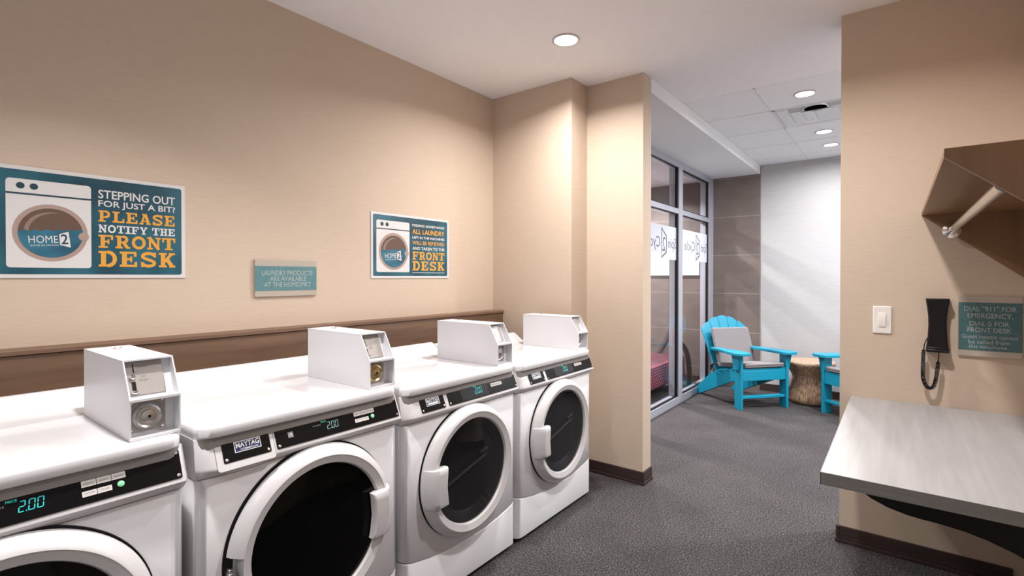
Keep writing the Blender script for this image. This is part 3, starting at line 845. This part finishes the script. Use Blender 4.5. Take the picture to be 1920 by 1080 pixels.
poster(.245, 1.197, .510, .344, 'large teal and white poster at the left edge asking guests to notify the front desk',
       [('sans', 'w', 'STEPPING OUT', .780, .864), ('sans', 'w', 'FOR JUST A BIT?', .682, .762), ('slab', 'o', 'PLEASE', .552, .662),
        ('slab', 'w', 'NOTIFY THE', .447, .523), ('slab', 'o', 'FRONT', .296, .424), ('slab', 'o', 'DESK', .112, .266)], 1)
poster(1.598, 1.194, .557, .343, 'teal and white poster farther along the wall about missing laundry, above the third machine',
       [('bold', 'w', 'MISSING SOMETHING?', .835, .875), ('bold', 'o', 'ALL LAUNDRY', .715, .795), ('bold', 'w', 'LEFT IN THE MACHINES', .640, .680),
        ('sans', 'o', 'WILL BE REMOVED', .545, .605), ('bold', 'w', 'AND TAKEN TO THE', .460, .510), ('slab', 'o', 'FRONT', .300, .430), ('slab', 'o', 'DESK', .125, .275), ('bar', 'w', '', .085, .092)], 2)

# teal plaque on the left wall
t = thing('wall_plaque', 'small tan and teal plaque on the left wall saying laundry products are available', 'sign', (.001, 1.15, 1.117))
BX(.0005, .010, 1.011, 1.290, 1.117, 1.274).build('plaque_board', 'plaque_tan', t, bevel=.001, smooth=0)
BX(.010, .0112, 1.011, 1.290, 1.142, 1.247).build('teal_band', 'plaque_teal', t, smooth=0)
F = wall_frame(1.011, 1.117)
m_ = MB()
put_text(m_, F, 'LAUNDRY PRODUCTS', .028, .258, .091, .112, .0118)
put_text(m_, F, 'ARE AVAILABLE', .063, .228, .066, .086, .0118)
put_text(m_, F, 'AT THE HOME2MKT', .038, .250, .041, .061, .0118)
m_.build('lettering', 'plaque_letters', t, smooth=0)

# teal plaque beside the telephone
t = thing('wall_plaque', 'square tan and teal plaque beside the wall telephone with emergency dialling instructions', 'sign', (2.42, YR - .001, .885))
BX(2.329, 2.513, YR - .010, YR - .0005, .885, 1.124).build('plaque_board', 'plaque_tan', t, bevel=.001, smooth=0)
BX(2.329, 2.513, YR - .0112, YR - .010, .910, 1.099).build('teal_band', 'plaque_teal_shaded', t, smooth=0)
F = lambda a, b, h: (2.329 + a, YR - h, .885 + b)
m_ = MB()
put_text(m_, F, 'DIAL "911" FOR', .017, .167, .180, .200, .0118)
put_text(m_, F, 'EMERGENCY,', .027, .157, .150, .172, .0118)
put_text(m_, F, 'DIAL 0 FOR', .033, .147, .122, .140, .0118)
put_text(m_, F, 'FRONT DESK', .027, .152, .097, .115, .0118)
put_text(m_, F, 'Guest rooms cannot', .010, .172, .072, .088, .0118)
put_text(m_, F, 'be called from', .030, .148, .051, .067, .0118)
put_text(m_, F, 'this telephone.', .030, .145, .030, .047, .0118)
m_.build('lettering', 'plaque_letters', t, smooth=0)

# light switch
t = thing('light_switch', 'white light switch on the beige wall left of the telephone', 'light switch', (2.081, YR, .955))
MB().loft([[(x, YR - h, z) for x, z in rrect(2.048 + k, 2.114 - k, .955 + k, 1.074 - k, .004, 3)] for k, h in ((0, .0005), (0, .003), (.003, .006))]).build('switch_plate', 'switch', t)
MB().loft([[(x, YR - h, z) for x, z in rrect(2.0655 + k, 2.0965 - k, .982 + k, 1.046 - k, .006, 3)] for k, h in ((0, .005), (.001, .0075))]).build('rocker_frame', 'switch', t)
MB().prism([(YR - .007, .985), (YR - .009, .985), (YR - .013, 1.018), (YR - .0075, 1.043), (YR - .006, 1.043)], 'x', 2.069, 2.093).build('rocker', 'switch', t, bevel=.001)

# wall telephone
t = thing('wall_telephone', 'black slim telephone hanging on the beige wall with a coiled cord', 'telephone', (2.264, YR, .894))
def phone_sec(z, hw, ya, yb_):
    return [(2.264 - hw, yb_, z), (2.264 - hw, ya + .004, z), (2.264 - hw + .004, ya, z), (2.264 + hw - .004, ya, z), (2.264 + hw, ya + .004, z), (2.264 + hw, yb_, z)]
zz = [(.894, .0355), (.904, .0355), (.912, .034), (.95, .030), (1.00, .0275), (1.04, .0285), (1.075, .032), (1.098, .0355), (1.112, .0365)]
MB().loft([phone_sec(z, hw + .001, YR - .024, YR - .0005) for z, hw in zz]).build('phone_base', 'black', t, smooth=30)
MB().loft([phone_sec(z, hw, YR - (.036 if .91 < z < 1.09 else .050), YR - .024) for z, hw in zz]).build('handset', 'black', t, smooth=30, bevel=.002)
BX(2.282, 2.292, YR - .051, YR - .049, .898, .902).build('message_lamp', 'leg_wood', t)
cp = [(2.233, .952), (2.224, .93), (2.2205, .905), (2.218, .83), (2.219, .783), (2.228, .754), (2.239, .745), (2.251, .752), (2.259, .783), (2.264, .83), (2.2665, .862), (2.268, .895)]
def catmull(P, n=24):
    out = []
    for i in range(len(P) - 1):
        p0, p1, p2, p3 = P[max(i - 1, 0)], P[i], P[i + 1], P[min(i + 2, len(P) - 1)]
        for k in range(n):
            u = k / n
            out.append(tuple(.5 * (2 * b + (c_ - a) * u + (2 * a - 5 * b + 4 * c_ - d) * u * u + (3 * b - a - 3 * c_ + d) * u ** 3) for a, b, c_, d in zip(p0, p1, p2, p3)))
    out.append(P[-1]); return out
cc = catmull(cp, 40)
path = []
L_ = 0.0; yq = YR - .040
for i, (x, z) in enumerate(cc):
    if i: L_ += math.hypot(x - cc[i - 1][0], z - cc[i - 1][1])
    nxt = cc[min(i + 1, len(cc) - 1)]; prv = cc[max(i - 1, 0)]
    tx_, tz_ = nxt[0] - prv[0], nxt[1] - prv[1]; d = math.hypot(tx_, tz_) or 1
    nx_, nz_ = -tz_ / d, tx_ / d
    s_ = min(1, max(0, (L_ - .05) / .01), max(0, (.44 - L_) / .01))
    path.append((x, z, nx_, nz_, L_, s_))
tot = path[-1][4]
hel = []
for i in range(len(path) - 1):
    a, b = path[i], path[i + 1]
    for k in range(4):
        u = k / 4
        q = [p + (r_ - p) * u for p, r_ in zip(a, b)]
        s_ = min(1, max(0, (q[4] - .05) / .008), max(0, (tot - .035 - q[4]) / .008))
        ph = q[4] / .0042 * 2 * math.pi
        hel.append((q[0] + q[2] * .0058 * s_ * math.cos(ph), yq + .0058 * s_ * math.sin(ph), q[1] + q[3] * .0058 * s_ * math.cos(ph)))
MB().tube(hel, .0019, 5).build('coiled_cord', 'black', t)

# ------------------------------------------------------------------ hanging shelf on the right
t = thing('hanging_shelf', 'brown wood wall shelf with slanted end boards and a hanging rod, upper right', 'shelf', (2.4, 2.05, 1.17))
gus = [(2.212, 1.4735), (2.212, 1.456), (XS, 1.173), (XS, 1.4735)]
part_label(MB().prism(gus, 'y', YR - .019, YR - .0005).build('rear_board', 'shelf_wood', t, smooth=0, bevel=.0008), 'slanted board against the wall')
part_label(MB().prism(gus, 'y', 1.410, 1.428).build('front_board', 'shelf_wood', t, smooth=0, bevel=.0008), 'slanted board nearest the viewer')
BX(2.2125, XS, 1.4285, YR - .0195, 1.456, 1.473).build('top_board', 'shelf_wood', t, smooth=0, bevel=.0008)
rod = MB().tube([(2.306, YR - .03, 1.388), (2.306, 1.43, 1.388)], .0135, 20).build('hanging_rod', 'chrome', t)
MB().lathe([(.030, 0), (.030, -.004), (.020, -.010), (.019, -.022), (.0145, -.024)], (2.306, YR - .019, 1.388), 'y', 28).build('rod_flange', 'chrome', t)
for a in range(4):
    q = math.radians(45 + 90 * a); MB().lathe([(.004, 0), (.003, -.003), (0, -.0035)], (2.306 + .024 * math.cos(q), YR - .023, 1.388 + .024 * math.sin(q)), 'y', 10).build('flange_screw', 'chrome', t)

# ------------------------------------------------------------------ folding counter
t = thing('folding_counter', 'pale grey wood-grain folding counter fixed to the wall below the telephone', 'counter', (2.25, 2.1, .43))
BX(1.970, XS, 1.6035, YR - .0005, .6335, .668).build('worktop', 'counter', t, smooth=0, bevel=.0008)
BX(1.969, XS, 1.6025, 1.6035, .6338, .6672).build('edge_band', 'counter_edge', t, smooth=0)
BX(1.9685, 1.970, 1.6025, YR - .0005, .6338, .6672).build('edge_band', 'counter_edge', t, smooth=0)
cv = [(2.045, .600), (2.076, .578), (2.115, .562), (2.157, .553), (2.19, .550), (2.224, .549), (2.277, .543), (2.318, .534), (2.366, .518), (2.43, .488), (XS, .42)]
m_ = MB().prism([(2.01, .633)] + cv + [(XS, .633)], 'y', 1.735, 1.775)
part_label(m_.build('support_bracket', 'black', t, smooth=30, bevel=.001), 'black curved support bracket under the counter')
MB().prism([(2.01, .633)] + cv + [(XS, .633)], 'y', 2.45, 2.49).build('support_bracket', 'black', t, smooth=30, bevel=.001)

# ------------------------------------------------------------------ glass wall
t = bpy.data.objects.new('window_1', None); COL.objects.link(t); t.location = (GX, 4.4, 0); ORG[t.name] = Vector((GX, 4.4, 0)); t.empty_display_size = .05
struct(t)
ye = YB - .012
XG = GX - .022
m_ = MB()
verts_ = [(Y2B, Y2B + .06), (3.62, 3.70), (4.735, 4.838), (ye - .16, ye)]
for a, b in verts_: m_.box(GX - .095, GX, a, b, 0, ZS)
for (a0_, a1_), (b0_, b1_) in zip(verts_, verts_[1:]):
    m_.box(GX - .095, GX, a1_, b0_, 0, .066)
    m_.box(GX - .095, GX, a1_, b0_, 2.235, ZS)
    m_.box(GX - .095, GX, a1_, b0_, 1.797, 1.845)
m_.build('window_frame', 'alu', t, bevel=.0015, smooth=0)
gk = MB(); fr_ = 0
for (a0_, a1_), (b0_, b1_) in zip(verts_, verts_[1:]):
    for z0, z1 in ((.066, 1.797), (1.845, 2.235)):
        g = .010
        gk.box(XG - .010, XG + .012, b0_ - .022, b0_, z0, z1); gk.box(XG - .010, XG + .012, a1_, a1_ + g, z0, z1)
        gk.box(XG - .010, XG + .012, a1_, b0_, z0, z0 + g); gk.box(XG - .010, XG + .012, a1_, b0_, z1 - g, z1)
        BX(XG - .003, XG + .003, a1_, b0_, z0, z1).build('window_pane', 'glass', t, smooth=0)
gk.build('window_gasket', 'black', t, smooth=0)
for k, ((a0_, a1_), (b0_, b1_)) in enumerate(zip(verts_, verts_[1:])):
    if k == 0: continue
    fl = BX(XG + .0034, XG + .0040, a1_ + .006, b0_ - .010, 1.360, 1.664).build('frosted_film', 'frost', t, smooth=0)
    span = b0_ - a1_
    F = lambda a, b, h, b0_=b0_: (XG + h, b0_ - a, 1.360 + b)
    m_ = MB()
    put_text(m_, F, 'Spin', .035, .235, .075, .20, .0046)
    put_text(m_, F, 'Cycle', .43, .75, .075, .20, .0046)
    fl_o = [(.27, .06), (.40, .005), (.40, .285), (.27, .215)]
    ii = [(.285, .073), (.385, .030), (.385, .262), (.285, .205)]
    m_.mesh([F(a, b, .0046) for a, b in fl_o + ii], [(0, 1, 5, 4), (1, 2, 6, 5), (2, 3, 7, 6), (3, 0, 4, 7)])
    put_text(m_, F, '2', .30, .375, .075, .20, .0046)
    m_.build('film_lettering', 'film_grey', t, smooth=0)

# things beyond the glass
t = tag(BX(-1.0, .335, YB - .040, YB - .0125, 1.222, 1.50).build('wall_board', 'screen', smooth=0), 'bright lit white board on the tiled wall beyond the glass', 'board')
t = thing('lounge_bench', 'low pink woven bench with dark bent-wood legs behind the glass wall', 'bench', (-.05, 4.75, 0))
sec = []
for y, k in ((4.0, .02), (4.03, 0), (5.38, 0), (5.42, .02)):
    sec.append([(x, y, z) for x, z in rrect(-.55 + k, .330 - k, .13 + k, .365 - k, .04, 4)])
MB().loft(sec).build('woven_seat', 'pink', t, smooth=40)
def bent(pts, n): 
    c_ = catmull(pts, 12); return MB().tube(c_, .026, 10).build(n, 'leg_wood', t)
bent([(.335, 5.50, .0), (.345, 5.49, .16), (.335, 5.46, .34), (.315, 5.42, .44), (.29, 5.36, .50)], 'leg')
bent([(.02, 5.34, .30), (.07, 5.38, .40), (.12, 5.43, .52), (.16, 5.48, .66)], 'back_rail')
bent([(-.5, 5.30, 0), (-.48, 5.28, .2), (-.42, 5.22, .36)], 'leg')
bent([(-.5, 4.1, 0), (-.48, 4.1, .15)], 'leg')
bent([(.26, 4.1, 0), (.26, 4.1, .15)], 'leg')
t = tag(BX(.03, .075, YB - .020, YB - .0125, .46, .53).build('wall_socket', 'switch', bevel=.002, smooth=0), 'small white wall socket low on the tiled wall beyond the glass', 'socket')

# ------------------------------------------------------------------ air grille in the tiled ceiling
t = thing('air_grille', 'square white air grille with a black round opening in the tiled ceiling', 'vent', (1.675, 4.245, ZT))
x0, x1, y0, y1 = 1.418, 1.932, 3.987, 4.503
BX(x0, x1, y0, y1, ZT + .002, ZT + .012).build('back_plate', 'tile_ceiling', t, smooth=0)
m_ = MB()
for a, b, c_, d in ((x0, x1, y0, y0 + .012), (x0, x1, y1 - .012, y1), (x0, x0 + .012, y0, y1), (x1 - .012, x1, y0, y1)): m_.box(a, b, c_, d, ZT - .006, ZT + .002)
m_.build('grille_frame', 'soffit', t, smooth=0)
BX(x0 + .09, x1 - .012, y0 + .013, y0 + .125, ZT - .003, ZT + .002).build('inlet_strip', 'grate_grey', t, smooth=0)
MB().lathe([(0, -.0085), (.070, -.0085), (.074, -.003)], (1.672, y0 + .085, ZT), 'z', 32).build('round_duct', 'duct_dark', t)
MB().lathe([(.071, -.009), (.080, -.0085), (.082, -.002)], (1.672, y0 + .085, ZT), 'z', 32).build('duct_rim', 'steel', t)
BX(1.575, 1.765, y0 + .118, y0 + .128, ZT - .013, ZT - .009).build('damper_bar', 'steel', t, smooth=0)
for k, (a, w_) in enumerate(((x0 + .016, .060), (x0 + .095, .055), (x0 + .170, .045))):
    BX(a, a + w_, y0 + .03 + .09 * (k > 0), y1 - .02 - .04 * k, ZT - .009 + .002 * k, ZT + .002).build('louvre', 'soffit', t, smooth=0, bevel=.001)
BX(x1 - .11, x1 - .085, y0 + .15, y1 - .06, ZT - .010, ZT + .002).build('louvre', 'soffit', t, smooth=0, bevel=.001)
BX(x0 + .24, x1 - .13, y0 + .17, y1 - .05, ZT - .004, ZT + .002).build('diffuser_plate', 'soffit', t, smooth=0, bevel=.001)

# ------------------------------------------------------------------ turquoise slatted chairs
def board(mb, p0, p1, w_, th, up):
    """straight board from p0 to p1, width along side vector, thickness along up"""
    p0, p1, up = Vector(p0), Vector(p1), Vector(up).normalized()
    d = (p1 - p0).normalized(); sd = d.cross(up).normalized(); up = sd.cross(d)
    vs = []
    for p in (p0, p1):
        for a, b in ((-1, -1), (1, -1), (1, 1), (-1, 1)):
            vs.append(p + sd * (w_ / 2 * a) + up * (th / 2 * b))
    mb.mesh(vs, [(0, 1, 2, 3), (4, 7, 6, 5), (0, 4, 5, 1), (1, 5, 6, 2), (2, 6, 7, 3), (3, 7, 4, 0)])
    return mb
def slat_chair(label):
    t = thing('slatted_armchair', label, 'chair', (0, 0, 0), 'turquoise slatted armchairs')
    W2 = .235
    for sx in (-1, 1):
        x = sx * W2
        MB().box(x - .013, x + .013, -.045, .045, 0, .495).build('front_leg', 'chair', t, bevel=.003)
        xo = x + sx * .013
        MB().prism([(-.052, .495), (.055, .495), (.028, .36), (-.024, .36)], 'x', min(xo, xo + sx * .026), max(xo, xo + sx * .026)).build('arm_bracket', 'chair', t, bevel=.003)
        MB().prism([(-.02, .365), (-.02, .27), (.12, .225), (.64, -.0), (.73, 0.0), (.74, .03), (.66, .085), (.45, .245), (.30, .315)], 'x', x - sx * .014 - .012, x - sx * .014 + .012).build('side_rail', 'chair', t, bevel=.003)
        ar = [(sx * (.175), .42), (sx * .155, .02), (sx * .165, -.075), (sx * .20, -.10), (sx * .28, -.10), (sx * .315, -.075), (sx * .315, .02), (sx * .285, .18), (sx * .235, .44), (sx * .20, .46)]
        MB().loft([[(a, b, .496 - .03 * max(b, 0) ) for a, b in ar], [(a, b, .520 - .03 * max(b, 0)) for a, b in ar]]).build('armrest', 'chair', t, bevel=.003)
    MB().box(-W2 + .014, W2 - .014, -.040, -.018, .262, .352).build('apron', 'chair', t, bevel=.003)
    MB().box(-W2 + .014, W2 - .014, -.030, .020, .098, .122).build('stretcher', 'chair', t, bevel=.003)
    for k in range(5):
        y = .005 + k * .084; z = .362 - .0032 * k * k - .012 * k
        MB().box(-W2 + .002, W2 - .002, y - .036, y + .036, z - .011, z + .009).build('seat_slat', 'chair', t, bevel=.003)
    # fan back of five rounded slats
    bx, bz, ty, tz = .40, .24, .60, .80
    bd = Vector((0, ty - bx, tz - bz)).normalized(); bn = Vector((0, -bd.z, bd.y))
    for k in range(-2, 3):
        hgt = (.600, .572, .500)[abs(k)]
        w0, w1 = .069, .1015
        pts = []
        c0 = k * .072; c1 = k * .105
        def cen(s_): return c0 + (c1 - c0) * s_ / .6
        def hw(s_): return (w0 + (w1 - w0) * s_ / .6) / 2
        pts += [(cen(0) - hw(0), 0), (cen(0) + hw(0), 0)]
        topw = hw(hgt)
        for i in range(9):
            a = math.pi * i / 8
            u_ = cen(.56) + hw(.56) * math.cos(a)
            pts.append((u_, .585 - 2.0 * u_ * u_ + .018 * math.sin(a)))
        rings = []
        for dn in (0, .018):
            rings.append([Vector((px, bx, bz)) + bd * py - bn * dn for px, py in pts])
        MB().loft(rings).build('back_slat', 'chair', t, bevel=.002)
    b1 = MB(); board(b1, (-.22, .50, .47), (.22, .50, .47), .05, .02, tuple(bn)); b1.build('back_rail', 'chair', t, bevel=.002)
    # cushions
    sc_ = []
    def cush(y, zc_, k): return [(x, y, z) for x, z in rrect(-.205 + k, .205 - k, zc_ - .022 + k, zc_ + .022 - k, .014, 4)]
    for y, k in ((-.048, .010), (-.040, .002), (-.02, 0), (.36, 0), (.385, .003), (.392, .012)):
        sc_.append(cush(y, .398 - .10 * max(y, 0) - .12 * max(y, 0) ** 2, k))
    part_label(MB().loft(sc_).build('seat_cushion', 'cushion', t), 'grey seat cushion')
    p0 = Vector((0, bx - .018, bz + .10)) + bn * .028
    rings = []
    for s_, k in ((0, .008), (.008, 0), (.352, 0), (.362, .008)):
        ring = []
        for a, b in rrect(-.200 + k, .200 - k, -.020 + k, .020 - k, .006, 3): ring.append(p0 + bd * s_ + bn * b + Vector((a, 0, 0)))
        rings.append(ring)
    part_label(MB().loft(rings).build('back_cushion', 'cushion', t), 'grey back cushion')
    MB().tube(catmull([(-.20, .36, .35), (-.225, .40, .345), (-.235, .43, .32), (-.23, .44, .28)], 6), .006, 6).build('cushion_tie', 'black', t)
    MB().tube(catmull([(-.20, .36, .35), (-.235, .37, .36), (-.245, .39, .335), (-.235, .41, .30)], 6), .006, 6).build('cushion_tie', 'black', t)
    return t
def copy_tree(o, parent=None):
    c_ = o.copy(); COL.objects.link(c_)
    if parent is not None: c_.parent = parent
    for ch in list(o.children): copy_tree(ch, c_)
    return c_
ch1 = slat_chair('turquoise slatted armchair with grey cushions, in full view before the tiled wall')
ch2 = copy_tree(ch1)
ch2['label'] = 'turquoise slatted armchair right of the woven stool, mostly hidden behind the wall end'
ch1.location = (1.146, 5.045, 0); ch1.rotation_euler = (0, 0, math.radians(49))
ch2.location = (1.815, 5.08, 0); ch2.rotation_euler = (0, 0, math.radians(-40))

# woven stool table
t = thing('woven_stool', 'round tan woven stool table with a narrow waist between the turquoise chairs', 'side table', (1.470, 5.54, 0))
pr = [(.0, .015), (.170, .015), (.180, .03), (.184, .06), (.178, .10), (.166, .15), (.155, .20), (.149, .240), (.152, .262), (.165, .29), (.186, .33), (.203, .365), (.209, .380), (.205, .392)]
MB().lathe(pr, (1.470, 5.54, 0), 'z', 56).build('woven_body', 'rattan', t, smooth=50)
MB().lathe([(.208, .382), (.210, .392), (.204, .401), (.17, .404), (0, .405)], (1.470, 5.54, 0), 'z', 56).build('woven_top', 'rattan_top', t, smooth=50)
MB().lathe([(0, 0), (.172, 0), (.174, .018), (0, .018)], (1.470, 5.54, 0), 'z', 40).build('base_ring', 'leg_wood', t)
